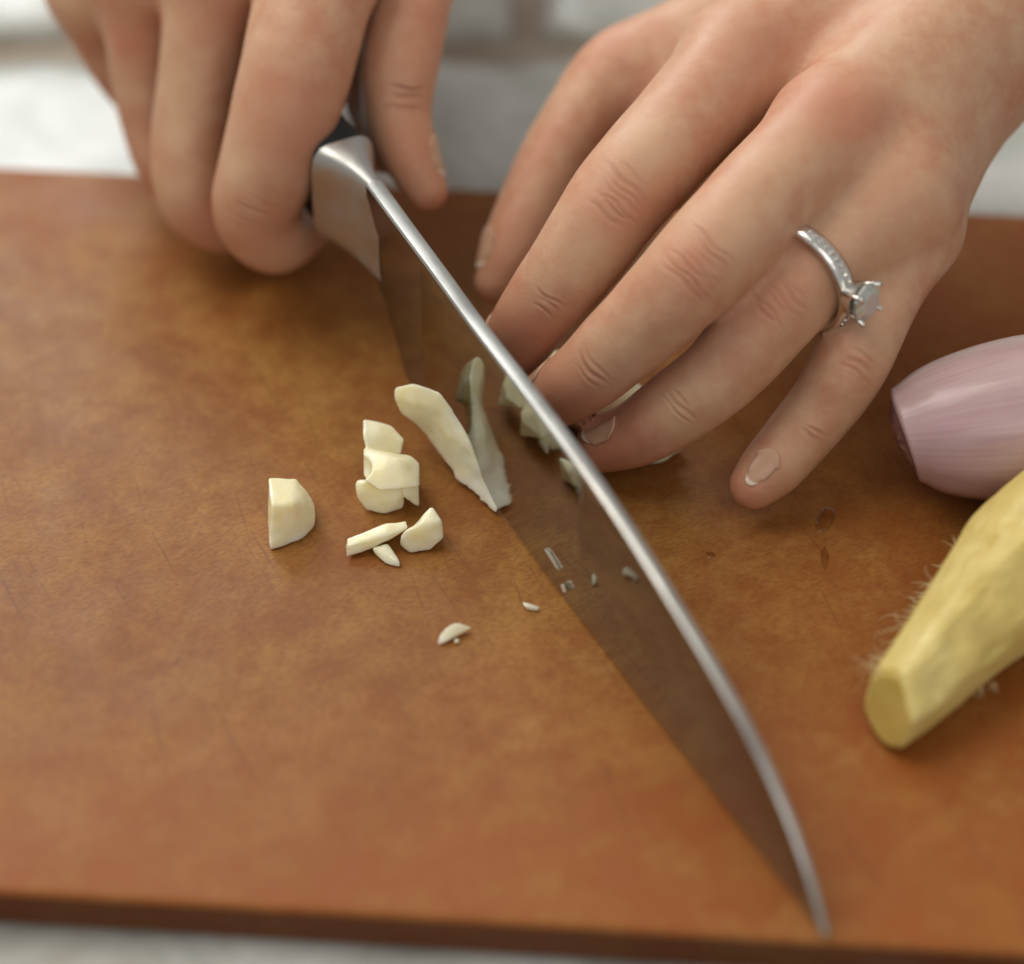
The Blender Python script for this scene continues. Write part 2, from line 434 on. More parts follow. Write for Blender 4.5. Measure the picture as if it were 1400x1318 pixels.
hs = [(-19.17, 3.50, 1.10, 0.60, 5.0), (-20.5, 3.5, 1.08, 0.66, 4.0), (-22.5, 3.55, 1.0, 0.66, 3.5), (-25, 3.6, 1.15, 0.72, 3.2), (-28, 3.6, 1.2, 0.72, 3.2), (-30.5, 3.5, 1.25, 0.66, 3.2), (-31.2, 3.4, 1.1, 0.5, 3.0)]
adopt(loft('handle', hs, M['handle']), kroot)

# ------------------------------------------------------------------ hands
def nodes(lst): return [tuple(P(x, y, z))+(r,) for (x, y, z, r) in lst]
def build_hand(name, label, fingers, palm, webs, lo, hi, h, sub, creases, tints, kp=0.55):
    FN = [nodes(f) for f in fingers]; PN = [nodes(q) for q in palm]; WN = [nodes(q) for q in webs]
    def fn(p):
        pal = None
        for q in PN:
            d = chain_sdf(p, q, 3); pal = d if pal is None else smin(pal, d, 1.0)
        for q in WN: pal = smin(pal, chain_sdf(p, q, 2), 0.6)
        ff = None
        for q in FN:
            d = chain_sdf(p, q, 5); ff = d if ff is None else smin(ff, d, 0.20)
        return smin(pal, ff, kp)
    o, V, N = sdf_mesh(name, fn, lo, hi, h, sub, 6)
    bvh = BVHTree.FromObject(o, bpy.context.evaluated_depsgraph_get())
    def hit(px, py):
        r = bvh.ray_cast(Vector(CAMP), Vector(ray(px, py)))
        return (np.array(r[0]), np.array(r[1])) if r[0] is not None else (None, None)
    tint = np.zeros((len(V), 4)); tint[:, 3] = 1
    V2 = V+N*(0.020*vnoise(V, 1.6, 0)+0.006*vnoise(V, 5.0, 1))[:, None]
    rng = random.Random(11)
    for (px, py, dx, dy, half, wd, dep, curve) in creases:
        # groove through pixel (px,py); (dx,dy): image direction of the groove
        c, n = hit(px, py)
        if c is None: continue
        e, _ = hit(px+dx*6, py+dy*6)
        if e is None: continue
        u = e-c; u -= n*(u@n); u /= np.linalg.norm(u); a = np.cross(n, u)
        d = V-c; m = np.einsum('ij,ij->i', d, d) < (half*1.6)**2
        dd = d[m]; tt = dd@u; s_ = dd@a + curve*tt*tt + 0.025*np.sin(tt*9+px)
        dn = dd@n
        g = np.exp(-(s_/wd)**2)*np.exp(-(tt/half)**4)*(N[m]@n > 0.0)*(np.abs(dn) < 1.0)
        V2[m] -= N[m]*(dep*g)[:, None]
        r = 0.4*dep*np.exp(-((np.abs(s_)-2.0*wd)/wd)**2)*np.exp(-(tt/half)**4)*(N[m]@n > 0)
        V2[m] += N[m]*r[:, None]
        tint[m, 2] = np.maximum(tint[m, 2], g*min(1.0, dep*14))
    for (px, py, z, rad, ch, amt) in tints:
        c, n = hit(px, py)
        if c is None: continue
        d2 = ((V-c)**2).sum(1)
        tint[:, ch] = np.maximum(tint[:, ch], amt*np.exp(-d2/rad**2))
    root = empty(name, V.mean(0)); root.location.z = 0.0
    set_co(o, V2, np.array(root.location)/S)
    o.name = 'skin'; o.parent = root
    at = o.data.attributes.new('tint', 'FLOAT_COLOR', 'POINT'); at.data.foreach_set('color', tint.astype(np.float32).ravel())
    o.data.materials.append(M['skin'])
    tag(root, label, 'hand')
    return root, bvh, FN
def add_nail(root, bvh, c, axis, out, ln, wd, edge=0.14, lift=0.028, r0=0.6):
    """plate wrapped round the finger axis through c: axis towards the tip, out = outward direction"""
    c = np.array(c, float); axis = np.array(axis, float); axis /= np.linalg.norm(axis)
    out = np.array(out, float); out -= axis*(out@axis); out /= np.linalg.norm(out); side = np.cross(out, axis)
    nu, nv = 19, 15; H = np.full((nu, nv), np.nan)
    us = np.linspace(-ln/2, ln/2, nu); ph = np.linspace(-1, 1, nv)*(wd/2/r0)
    for i in range(nu):
        for j in range(nv):
            d = out*math.cos(ph[j])+side*math.sin(ph[j]); o0 = c+axis*us[i]+d*(r0+0.25)
            r = bvh.ray_cast(Vector(o0), Vector(-d), r0+0.25)
            if r[0] is not None and np.array(r[1])@d > 0.1: H[i, j] = r0+0.25-r[3]
    h0 = np.nanmedian(H[:nu//2]) if np.isfinite(H[:nu//2]).any() else r0; H = np.where(np.isnan(H), h0*0.8, H)
    mid = H[nu//2].copy(); H = np.clip(H, h0*0.7, h0*1.2)
    H = np.maximum(H, mid[None, :]*0.80)
    for _ in range(4):
        Q = np.pad(H, 1, mode='edge'); H = (Q[1:-1, 1:-1]*2+Q[2:, 1:-1]+Q[:-2, 1:-1]+Q[1:-1, 2:]+Q[1:-1, :-2])/6
    V = []; F = []
    for lay in (0, 1):
        for i in range(nu):
            for j in range(nv):
                v = abs(j/(nv-1)-0.5)*2; u = us[i]; t = i/(nu-1)
                if t > 0.7: u -= 0.30*ln*((t-0.7)/0.3)*v**2.4
                if t < 0.35: u += 0.30*ln*((0.35-t)/0.35)*v**2.2
                d = out*math.cos(ph[j])+side*math.sin(ph[j])
                z = H[i, j]+lift*(1-0.35*v**4)-(0.07 if lay else 0)
                V.append(c+axis*u+d*z)
    n0 = nu*nv; split = int(nu*(1-edge)); mats = []
    def idx(l, i, j): return l*n0+i*nv+j
    for i in range(nu-1):
        for j in range(nv-1):
            F.append((idx(0, i, j), idx(0, i+1, j), idx(0, i+1, j+1), idx(0, i, j+1))); mats.append(1 if i >= split else 0)
            F.append((idx(1, i, j), idx(1, i, j+1), idx(1, i+1, j+1), idx(1, i+1, j))); mats.append(1 if i >= split else 0)
    for i in range(nu-1):
        for j in (0, nv-1): F.append((idx(0, i, j), idx(0, i+1, j), idx(1, i+1, j), idx(1, i, j))); mats.append(0)
    for j in range(nv-1):
        for i in (0, nu-1): F.append((idx(0, i, j), idx(0, i, j+1), idx(1, i, j+1), idx(1, i, j))); mats.append(1 if i else 0)
    o = mesh_obj('fingernail', V, F, M['nail']); o.data.materials.append(M['tip'])
    for p, q in zip(o.data.polygons, mats): p.material_index = q
    b = bmesh.new(); b.from_mesh(o.data); bmesh.ops.recalc_face_normals(b, faces=b.faces); b.to_mesh(o.data); b.free()
    adopt(o, root); return o

# -- left hand of the cook (right in the picture), palm down over the garlic
LF = [
  [(1010, 85, 6.0, 1.18), (930, 176, 5.6, 1.05), (848, 270, 4.9, 1.00), (792, 350, 4.0, 0.90), (735, 425, 2.9, 0.78), (705, 468, 2.0, 0.70), (683, 497, 1.35, 0.54)],
  [(1135, 180, 6.1, 1.15), (1043, 272, 5.6, 1.06), (953, 366, 4.9, 1.00), (876, 441, 3.8, 0.85), (805, 510, 2.6, 0.75), (762, 541, 1.8, 0.66), (728, 562, 1.2, 0.54)],
  [(1230, 275, 5.0, 1.10), (1140, 338, 4.5, 0.98), (1064, 417, 3.9, 0.94), (992, 506, 2.8, 0.80), (918, 563, 1.9, 0.75), (870, 592, 1.3, 0.68), (826, 607, 0.92, 0.60)],
  [(1248, 325, 4.0, 0.85), (1205, 405, 3.5, 0.78), (1165, 490, 2.8, 0.76), (1128, 550, 2.0, 0.70), (1085, 603, 1.35, 0.68), (1055, 637, 1.0, 0.64), (1030, 664, 0.78, 0.50)],
  [(960, 62, 4.4, 1.05), (880, 85, 4.3, 0.98), (835, 112, 4.0, 0.92), (775, 190, 3.3, 0.80), (738, 262, 2.6, 0.78), (705, 335, 1.9, 0.72), (680, 385, 1.4, 0.50)],
]
LP = [
  [(1010, 85, 5.8, 1.15), (1180, -10, 6.5, 1.45), (1380, -110, 6.8, 1.8)],
  [(1135, 180, 5.9, 1.15), (1270, 60, 6.4, 1.4), (1420, -70, 6.8, 1.8)],
  [(1218, 262, 5.1, 1.15), (1300, 110, 5.8, 1.3), (1440, -30, 6.5, 1.7)],
  [(1240, 312, 4.0, 0.92), (1300, 150, 4.9, 1.15), (1425, -10, 6.0, 1.5)],
  [(960, 62, 4.4, 1.05), (1080, -10, 4.9, 1.4), (1300, -80, 5.6, 1.8)],
  [(1100, 200, 4.0, 1.1), (1220, 120, 4.5, 1.4), (1360, -10, 5.2, 1.7)],
  [(850, 120, 3.8, 0.7), (950, 150, 3.9, 1.0), (1030, 170, 4.1, 1.2), (1150, 100, 4.6, 1.4)],
  [(950, 250, 3.3, 0.7), (1020, 220, 3.7, 1.0), (1100, 250, 3.7, 1.0), (1200, 240, 4.0, 1.0)],
  [(1400, -50, 6.6, 2.1), (1560, -150, 7.2, 2.2), (1760, -260, 8.2, 2.6), (2200, -480, 10, 3.2)],
]
LW = [[(1000, 180, 4.9, 0.6), (1080, 120, 5.2, 0.8)], [(1110, 282, 4.6, 0.6), (1190, 215, 5.0, 0.8)], [(1215, 350, 3.9, 0.55), (1250, 300, 4.2, 0.7)]]
cr = []
def knuckle(cx, cy, ax, ay, half, n=4, dep=0.019, sp=11, cur=0.25):
    L = math.hypot(ax, ay); ax, ay = ax/L, ay/L
    r2 = random.Random(int(cx*7+cy))
    for k in range(n):
        o = (k-(n-1)/2)*sp+r2.uniform(-3, 3); q = r2.uniform(-10, 10)
        cr.append((cx+ax*o-ay*q, cy+ay*o+ax*q, -ay, ax, half*r2.uniform(0.5, 1.0), 0.035*r2.uniform(.8, 1.4), dep*r2.uniform(.6, 1.2), cur*r2.uniform(.2, 1.2)*(1 if k < n/2 else -1)))
knuckle(850, 268, -165, 190, 0.55, 7); knuckle(742, 410, -110, 150, 0.40, 3, 0.019, 9)
knuckle(955, 362, -180, 190, 0.55, 7); knuckle(806, 505, -150, 140, 0.42, 3, 0.019, 9)
knuckle(1068, 412, -165, 145, 0.50, 6, 0.017); knuckle(925, 552, -140, 140, 0.42, 3, 0.018, 9)
knuckle(1170, 495, -100, 150, 0.35, 3, 0.02, 12); knuckle(1108, 590, -60, 80, 0.33, 2, 0.016, 9)
tn = [(850, 268, 0, 0.9, 0, 0.75), (955, 362, 0, 0.9, 0, 0.7), (1065, 408, 0, 0.8, 0, 0.7), (1160, 140, 0, 1.1, 0, 0.75), (1030, 60, 0, 1.2, 0, 0.45),
      (715, 470, 0, 1.1, 0, 0.9), (770, 550, 0, 1.1, 0, 0.9), (825, 620, 0, 1.0, 0, 1.0), (1020, 675, 0, 0.8, 0, 0.9), (1215, 250, 0, 0.8, 0, 0.4), (690, 330, 0, 1.0, 0, 0.6),
      (900, 200, 0, 0.8, 1, 0.5), (1010, 300, 0, 0.8, 1, 0.5), (1150, 310, 0, 0.7, 1, 0.5)]
root, bvh, FN = build_hand('hand', 'left hand with a diamond ring holding the garlic behind the blade', LF, LP, LW,
    (-2, -3.2, -0.2), (21, 16.5, 12.5), 0.10, 2, cr, tn)
LH = root; LFN = FN; LBVH = bvh
def nail_for(root, bvh, f, out, ln=0.95, wd=0.85, back=0.42, **kw):
    a = np.array(f[-3][:3]); b = np.array(f[-2][:3]); d = np.array(f[-1][:3])
    ax = d-b if back > 0 else d-a
    c = b+(d-b)*back
    add_nail(root, bvh, c, ax, out, ln, wd, r0=f[-2][3], **kw)
nail_for(LH, LBVH, LFN[0], (-0.75, 0.30, 0.60), 0.85, 0.85, 0.35)
nail_for(LH, LBVH, LFN[1], (-0.62, 0.50, 0.75), 0.95, 0.85, 0.15)
nail_for(LH, LBVH, LFN[2], (-0.85, -0.15, 0.45), 0.85, 0.75, 0.7, lift=0.04)
nail_for(LH, LBVH, LFN[3], (0.10, -0.30, 0.95), 0.85, 0.52, 0.55)
nail_for(LH, LBVH, LFN[4], (-0.9, -0.1, 0.45), 0.9, 0.8, 0.45)

# -- right hand of the cook (left in the picture), wrapped round the handle
cr = []
RF = [
  [(440, -60, 6.8, 1.25), (408, 80, 5.6, 1.16), (376, 200, 4.1, 1.07), (350, 285, 2.75, 0.94), (374, 324, 1.9, 0.82), (408, 312, 1.3, 0.68), (435, 290, 1.0, 0.5)],
  [(300, -60, 6.3, 1.12), (278, 70, 4.6, 0.93), (262, 180, 3.1, 0.87), (268, 272, 1.8, 0.80), (320, 300, 1.2, 0.74), (400, 265, 0.95, 0.68)],
  [(205, -50, 5.5, 1.05), (196, 60, 3.9, 0.84), (210, 160, 2.4, 0.76), (240, 238, 1.3, 0.72), (300, 255, 0.95, 0.66), (370, 230, 0.9, 0.6)],
  [(125, -15, 4.5, 0.88), (138, 45, 3.4, 0.68), (170, 105, 2.4, 0.62), (215, 150, 1.7, 0.58), (290, 180, 1.3, 0.55)],
  [(600, -150, 6.3, 1.10), (572, -20, 5.5, 0.82), (548, 80, 4.8, 0.84), (545, 150, 4.1, 0.72), (560, 210, 3.5, 0.62), (585, 262, 2.9, 0.44)],
]
RP = [
  [(440, -60, 6.8, 1.25), (430, -260, 7.6, 1.5), (400, -520, 8.4, 2.0)],
  [(300, -60, 6.3, 1.2), (320, -260, 7.4, 1.4), (370, -520, 8.2, 2.0)],
  [(205, -50, 5.5, 1.15), (240, -240, 6.9, 1.35), (340, -520, 8.0, 2.0)],
  [(125, -20, 4.5, 1.0), (180, -220, 5.6, 1.3), (330, -500, 7.6, 2.0)],
  [(600, -150, 6.2, 1.1), (560, -280, 6.6, 1.4), (430, -480, 7.6, 2.0)],
  [(540, -90, 5.2, 1.3), (512, 20, 4.3, 0.85), (508, 115, 3.7, 0.68), (524, 205, 3.1, 0.52)],
  [(440, -60, 5.6, 1.2), (480, -60, 5.4, 1.1), (540, -90, 5.4, 1.1)],
  [(380, -500, 8.0, 2.2), (400, -700, 8.8, 2.3), (430, -1000, 10, 2.8), (480, -1500, 12, 3.3)],
]
RW = [[(335, 10, 4.6, 0.6), (370, -60, 5.8, 0.8)], [(235, 10, 3.9, 0.6), (250, -50, 5.2, 0.8)], [(165, 10, 3.4, 0.5), (170, -40, 4.5, 0.7)]]
knuckle(560, 132, -5, 100, 0.45, 3, 0.035, 12); knuckle(350, 290, -40, 90, 0.45, 3, 0.012, 18)
tn = [(180, 60, 0, 0.5, 0, 0.9), (300, 20, 0, 0.6, 0, 0.7), (400, 180, 0, 1.4, 0, 0.7), (390, 310, 0, 0.9, 0, 0.9), (560, 200, 0, 0.9, 0, 0.8), (280, 310, 0, 0.7, 0, 0.8), (600, 280, 0, 0.6, 0, 0.9), (590, 40, 0, 1.2, 0, 0.5), (320, 230, 0, 0.5, 1, 0.8), (240, 180, 0, 0.5, 1, 0.7), (90, 20, 0, 0.7, 1, 0.8)]
root, bvh, FN = build_hand('hand', 'right hand with bent fingers wrapped around the black knife handle', RF, RP, RW,
    (-12.5, 3.5, -0.2), (3.5, 38, 15), 0.105, 2, cr, tn)
nail_for(root, bvh, FN[4], (0.9, 0.1, 0.40), 0.9, 0.75, 0.35)

# ------------------------------------------------------------------ diamond ring on the ring finger
def frame(axis, hint):
    a = np.array(axis, float); a /= np.linalg.norm(a); h = np.array(hint, float); h -= a*(h@a); h /= np.linalg.norm(h)
    return a, h, np.cross(a, h)
f = LFN[2]; A0 = np.array(f[0][:3]); A1 = np.array(f[2][:3])
rc = A0+(A1-A0)*0.76+np.array([-0.18, -0.05, 0.12]); ax = A1-A0; ax = ax/np.linalg.norm(ax)+np.array([0.0, -0.30, 0.27])   # sits slightly tilted
a_, h_, w_ = frame(ax, (0.80, -0.62, 0.12))     # h_ points to the stone
R0 = 1.13
V = []; F = []; n = 72
for i in range(n):
    th = 2*math.pi*i/n; d = h_*math.cos(th)+w_*math.sin(th)
    wdt = 0.19+0.04*max(0, math.cos(th))**2; tk = 0.10
    for (da, dr) in ((-1, 0), (-0.85, .8), (-0.35, 1.1), (0.35, 1.1), (0.85, .8), (1, 0), (0.7, -.5), (-0.7, -.5)):
        V.append(rc+d*(R0+dr*tk)+a_*da*wdt)
for i in range(n):
    for j in range(8): F.append((i*8+j, i*8+(j+1) % 8, ((i+1) % n)*8+(j+1) % 8, ((i+1) % n)*8+j))
rr = empty('ring', rc)
tag(rr, 'silver diamond ring on the finger next to the little finger', 'ring')
adopt(mesh_obj('band', V, F, M['silver']), rr)
# pave beads along both shoulders
for sgn in (1, -1):
    for k in range(1, 9):
        th = sgn*(0.32+k*0.12); d = h_*math.cos(th)+w_*math.sin(th); c = rc+d*(R0+0.11)
        b = bmesh.new(); bmesh.ops.create_icosphere(b, subdivisions=1, radius=0.068)
        for v in b.verts: v.co = v.co+Vector(c)
        adopt(bm_obj('small_stone', b, M['silver']), rr)
hc = rc+h_*(R0+0.10)
# basket: collar and four prongs, stone
def tube(p0, p1, r0, r1, n=10):
    p0 = np.array(p0); p1 = np.array(p1); a, h, q = frame(p1-p0, (0.3, 0.5, 0.81)); V = []; F = []
    for p, r in ((p0, r0), (p1, r1)):
        for k in range(n):
            t = 2*math.pi*k/n; V.append(p+(h*math.cos(t)+q*math.sin(t))*r)
    for k in range(n): F.append((k, (k+1) % n, n+(k+1) % n, n+k))
    F.append(tuple(range(n))[::-1]); F.append(tuple(range(n, 2*n))); return V, F
V, F = tube(hc-h_*0.05, hc+h_*0.22, 0.25, 0.36, 20); adopt(mesh_obj('collar', V, F, M['silver'], smooth=False), rr)
for sx, sy in ((1, 1), (1, -1), (-1, 1), (-1, -1)):
    e = (a_*sx+w_*sy)/math.sqrt(2)
    V, F = tube(hc+e*0.26, hc+e*0.43+h_*0.52, 0.065, 0.05); adopt(mesh_obj('prong', V, F, M['silver']), rr)
V = []; F = []; n = 12
for (hh, r) in ((0.12, 0.02), (0.34, 0.40), (0.40, 0.40), (0.50, 0.24)):
    for k in range(n):
        t = 2*math.pi*(k+(0.5 if r == 0.24 else 0))/n; V.append(hc+h_*hh+(a_*math.cos(t)+w_*math.sin(t))*r)
for i in range(3):
    for k in range(n): F.append((i*n+k, i*n+(k+1) % n, (i+1)*n+(k+1) % n, (i+1)*n+k))
F.append(tuple(range(n))[::-1]); F.append(tuple(range(3*n, 4*n)))
adopt(mesh_obj('diamond', V, F, M['gem'], smooth=False), rr)

# ------------------------------------------------------------------ garlic
def hull_planes(pts):
    b = bmesh.new(); [b.verts.new(p) for p in pts]; b.verts.ensure_lookup_table()
    bmesh.ops.convex_hull(b, input=list(b.verts)); bmesh.ops.recalc_face_normals(b, faces=b.faces)
    pl = []
    for f in b.faces:
        n = np.array(f.normal); pl.append((n, float(n@np.array(f.verts[0].co))))
    b.free(); return pl
def hull_sdf(p, pl, k):
    d = None
    for n, c in pl:
        q = p@n.astype(np.float32)-c; d = q if d is None else smax(d, q, k)
    return d
def garlic_piece(hulls, label, h=0.028, k=0.035, cuts=(), amp=0.022, name='garlic_piece', kk=0.04, mat=None, group='chopped garlic pieces'):
    PL = [hull_planes(q) for q in hulls]
    allp = np.array([x for q in hulls for x in q])
    lo = allp.min(0)-0.15; hi = allp.max(0)+0.15
    def fn(p):
        d = None
        for pl in PL:
            q = hull_sdf(p, pl, k); d = q if d is None else smin(d, q, kk)
        for (c, r) in cuts: d = smax(d, r-np.sqrt(((p-np.array(c, np.float32))**2).sum(-1)), 0.04)
        return d
    o, V, N = sdf_mesh(name, fn, lo, hi, h, 1, 1)
    V = V+N*(amp*vnoise(V, 5, 0)+amp*0.35*vnoise(V, 16, 1))[:, None]
    org = allp.mean(0); org[2] = 0
    V[:, 2] = np.maximum(V[:, 2], 0.004)
    set_co(o, V, org); o.location = Vector(org)*S
    o.data.materials.append(mat or M['garlic'])
    return tag(o, label, 'garlic', group)
def pr(outline, z0, z1, inset=0.0):
    """prism over pixel outline measured on its top face at height z1"""
    top = [P(x, y, z1) for x, y in outline]; c = np.mean(top, 0)
    bot = [np.array([p[0]+(c[0]-p[0])*inset, p[1]+(c[1]-p[1])*inset, z0]) for p in top]
    return top+bot
# wedge standing at far left
garlic_piece([[P(366, 652, .95), P(405, 652, .85), P(424, 672, .6), P(366, 725, .35), P(369, 755, 0.02), P(366, 700, 0.02), P(428, 722, 0.02), P(431, 695, .35), P(372, 690, .95), P(400, 690, .85), P(420, 675, 0.02), P(405, 742, 0.02), P(395, 715, .5)]],
    'faceted chunk of garlic, leftmost on the board', cuts=[(P(404, 683, 1.12), .34), (P(425, 712, .75), .25), (P(385, 760, .6), .28)])
# two-lobed chunk
garlic_piece([
    [P(497, 573, 1.35), P(535, 580, 1.2), P(553, 600, 1.0), P(548, 622, .85), P(497, 600, 1.3), P(505, 625, 1.0), P(500, 600, .3), P(550, 610, .3)],
    [P(498, 612, 1.15), P(560, 622, .95), P(573, 632, .85), P(574, 665, .7), P(495, 655, .95), P(520, 672, .8), P(500, 640, .15), P(572, 655, .15), P(545, 628, 1.15)],
    [P(488, 655, .75), P(487, 680, .45), P(500, 700, .1), P(525, 705, .02), P(550, 695, .05), P(555, 668, .6), P(505, 655, .85), P(500, 670, .02), P(548, 670, .02)],
    [P(545, 665, .7), P(573, 660, .7), P(573, 694, .12), P(562, 686, .25), P(550, 678, .5), P(570, 672, .3)]],
    'largest stacked chunk of chopped garlic, taller than the pieces around it', cuts=[(P(545, 640, 1.50), .38), (P(488, 640, 1.0), .3), (P(530, 600, 1.45), .26), (P(560, 680, 1.0), .25)])
garlic_piece([[P(470, 735, .35), P(555, 711, .55), P(558, 722, .5), P(472, 765, .04), P(468, 748, .3), P(500, 755, .1), P(480, 735, .05), P(553, 718, .1)]],
    'thin stick of garlic lying below the largest chunk', h=.03)
garlic_piece([[P(507, 748, .22), P(530, 742, .25), P(548, 765, .12), P(549, 778, .02), P(528, 774, .02), P(512, 758, .05), P(530, 752, 0.02), P(545, 768, .15)]],
    'small flake of garlic tucked under the thin stick', h=.028, amp=.008)
garlic_piece([[P(590, 692, .75), P(604, 712, .62), P(607, 735, .3), P(590, 755, .05), P(562, 758, .02), P(546, 745, .15), P(549, 730, .45), P(572, 718, .62), P(600, 725, .02), P(560, 735, .02)]],
    'crescent shaped garlic slice just right of the thin stick', h=.03, cuts=[(P(558, 702, .75), .28)])
garlic_piece([[P(594, 880, .05), P(603, 860, .22), P(622, 849, .30), P(649, 857, .12), P(637, 863, .10), P(610, 878, .08), P(600, 883, .01), P(625, 868, .01), P(640, 862, .01)]],
    'small curved garlic crumb nearest the front edge of the board', h=.025, amp=.006, k=.03)
garlic_piece([[P(619, 872, .08), P(630, 872, .08), P(630, 881, .01), P(620, 882, .01), P(624, 876, .10)]],
    'tiny garlic grain touching the small curved crumb', h=.02, amp=.004, k=.02)
garlic_piece([[P(711, 820, .12), P(742, 830, .06), P(738, 837, .01), P(722, 836, .01), P(716, 828, .12), P(728, 829, .13)]],
    'tiny pointed garlic chip beside the middle of the blade edge', h=.022, amp=.004, k=.02)
# slice peeling off the blade
garlic_piece([
    [P(539, 530, 1.7), P(537, 545, 1.5), P(548, 568, 1.0), P(578, 590, .65), P(565, 522, 1.95), P(598, 533, 1.95), P(616, 560, 1.6), P(600, 560, 1.0), P(560, 535, 1.2)],
    [P(572, 582, .7), P(600, 622, .35), P(630, 662, .10), P(600, 540, 1.85), P(630, 572, 1.5), P(650, 612, 1.0), P(656, 640, .7), P(580, 560, .8), P(645, 660, .2)],
    [P(622, 652, .18), P(655, 690, .04), P(681, 712, .02), P(688, 698, .15), P(672, 655, .55), P(652, 622, .85), P(640, 640, .3)]],
    'long pale garlic slice leaning against the near face of the blade', h=.035, k=.05, kk=.12, amp=.014, cuts=[(P(590, 582, 1.55), .17), (P(648, 668, .62), .13)])
# the rest of the clove under the fingers
def ell(c, ax, r):
    c = np.array(c); return c, ax, r
def clove(name, label, c, axis, ln, rad, lo, hi, cat='garlic', group=None):
    c = np.array(c); a = np.array(axis, float); a /= np.linalg.norm(a)
    nd = [tuple(c-a*ln*.5)+(rad*.35,), tuple(c-a*ln*.25)+(rad*.85,), tuple(c)+(rad,), tuple(c+a*ln*.3)+(rad*.75,), tuple(c+a*ln*.5)+(rad*.2,)]
    def fn(p):
        d = chain_sdf(p, nd, 5)
        return smax(d, 0.02-p[..., 2], 0.04)
    o, V, N = sdf_mesh(name, fn, lo, hi, 0.06, 1, 1); V = V+N*(0.02*vnoise(V, 3, 1))[:, None]
    org = V.mean(0); org[2] = 0; set_co(o, V, org); o.location = Vector(org)*S; o.data.materials.append(M['garlic'])
    return tag(o, label, cat, group)
clove('garlic_clove', 'half cut garlic clove held under the fingertips behind the blade', P(800, 560, 0.75)+np.array([0.2, .4, 0]), (0.75, -0.55, 0), 3.6, 0.72, (-2.5, -2.5, -.2), (5, 4, 2.2))
garlic_piece([[P(868, 634, .15), P(895, 612, .40), P(932, 598, .40), P(936, 610, .2), P(905, 634, .02), P(876, 640, .02), P(925, 615, .02)]],
    'garlic sliver poking out beside the tip of the ringed finger', h=.03)
# wet bits stuck to the blade face
def on_blade(x, y, off):
    d = ray(x, y); t = np.dot(T+NL*off-CAMP, NL)/np.dot(d, NL); return CAMP+d*t
for (pts, lab) in (([(738, 746), (752, 752), (770, 785), (758, 778)], 'wet garlic smear clinging to the blade face above the edge'),
                   ([(764, 797), (772, 797), (777, 812), (768, 812)], 'small wet garlic dot at the blade edge')):
    hullp = [on_blade(x, y, .105) for x, y in pts]+[on_blade(x, y, .055) for x, y in pts]
    o = garlic_piece([hullp], lab, h=.02, k=.04, amp=.006, name='garlic_smear')

# ------------------------------------------------------------------ shallot
def mat_shallot():
    t = NT('shallot_skin')
    uv = t.n('ShaderNodeAttribute', attribute_name='along'); sp = t.n('ShaderNodeSeparateXYZ')
    t.l(uv.outputs['Vector'], sp.inputs[0])
    cm = t.n('ShaderNodeCombineXYZ'); t.l(t.math('MULTIPLY', sp.outputs[0], 1.0), cm.inputs[0]); t.l(t.math('MULTIPLY', sp.outputs[1], 16.0), cm.inputs[1]); t.l(t.math('MULTIPLY', sp.outputs[2], 16.0), cm.inputs[2])
    st = t.noise(cm.outputs[0], 0.9, 3, 0.5, 0.2)
    col = t.mix(t.ramp(st, [(0.3, 0.0), (0.7, 1.0)]), (0.44, 0.27, 0.30), (0.50, 0.345, 0.365))
    v = t.coords(); col = t.mix(t.ramp(t.noise(v, 45, 4), [(0.35, 0.0), (0.7, 0.6)]), col, (0.60, 0.46, 0.42))
    t.l(col, t.b.inputs['Base Color']); t.set(Roughness=0.29, Specular_IOR_Level=0.5, Subsurface_Weight=0.1, Subsurface_Scale=0.003, Coat_Weight=0.15)
    t.l(t.bump(st, 0.15, 0.0006), t.b.inputs['Normal']); return t.m
M['shallot'] = mat_shallot()
M['root_end'] = mat_simple('shallot_cut_end', (0.16, 0.05, 0.07), 0.6, var=((0.30, 0.16, 0.12), 250), bump=(300, .4, .001))
sc_a = P(1236, 612, 1.25); axs = np.array([1.0, 0.13, 0.07]); axs /= np.linalg.norm(axs)
a_, h_, w_ = frame(axs, (0, 0, 1))
prof = [(-0.02, 0.80), (0.0, 0.96), (0.12, 1.04), (0.5, 1.27), (1.0, 1.45), (1.7, 1.60), (2.6, 1.67), (3.6, 1.58), (4.4, 1.30), (5.1, 0.85), (5.7, 0.45), (6.4, 0.22), (7.2, 0.12)]
n = 64; V = []; F = []; AL = []
pi_ = spline([(p[0], p[1], 0, 0) for p in prof], 4)
for i, q in enumerate(pi_):
    s, r = q[0], max(q[1], 0.03)
    for k in range(n):
        t = 2*math.pi*k/n
        rr_ = r*(1+0.018*math.sin(3*t+1)+0.03*math.sin(2*t)+0.010*math.sin(11*t+s*0.6)*(1 if s > 0.3 else .3))
        V.append(sc_a+a_*(s-0.13*math.sin(t)*0)+h_*rr_*math.sin(t)+w_*rr_*math.cos(t)+a_*0.22*math.sin(t)*(-1)*max(0, 1-s/1.5))
        AL.append((s*0.5, math.cos(t), math.sin(t)))
for i in range(len(pi_)-1):
    for k in range(n): F.append((i*n+k, i*n+(k+1) % n, (i+1)*n+(k+1) % n, (i+1)*n+k))
F.append(tuple(range((len(pi_)-1)*n, len(pi_)*n)))
V = np.array(V); dz = V[:, 2].min(); V[:, 2] -= dz-0.01
sr = empty('shallot', V.mean(0)); sr.location.z = 0
tag(sr, 'glossy pinkish purple shallot with a trimmed end lying right of the hand', 'shallot')
o = mesh_obj('shallot_skin', V, F, M['shallot']); at = o.data.attributes.new('along', 'FLOAT_VECTOR', 'POINT'); at.data.foreach_set('vector', np.array(AL, np.float32).ravel())
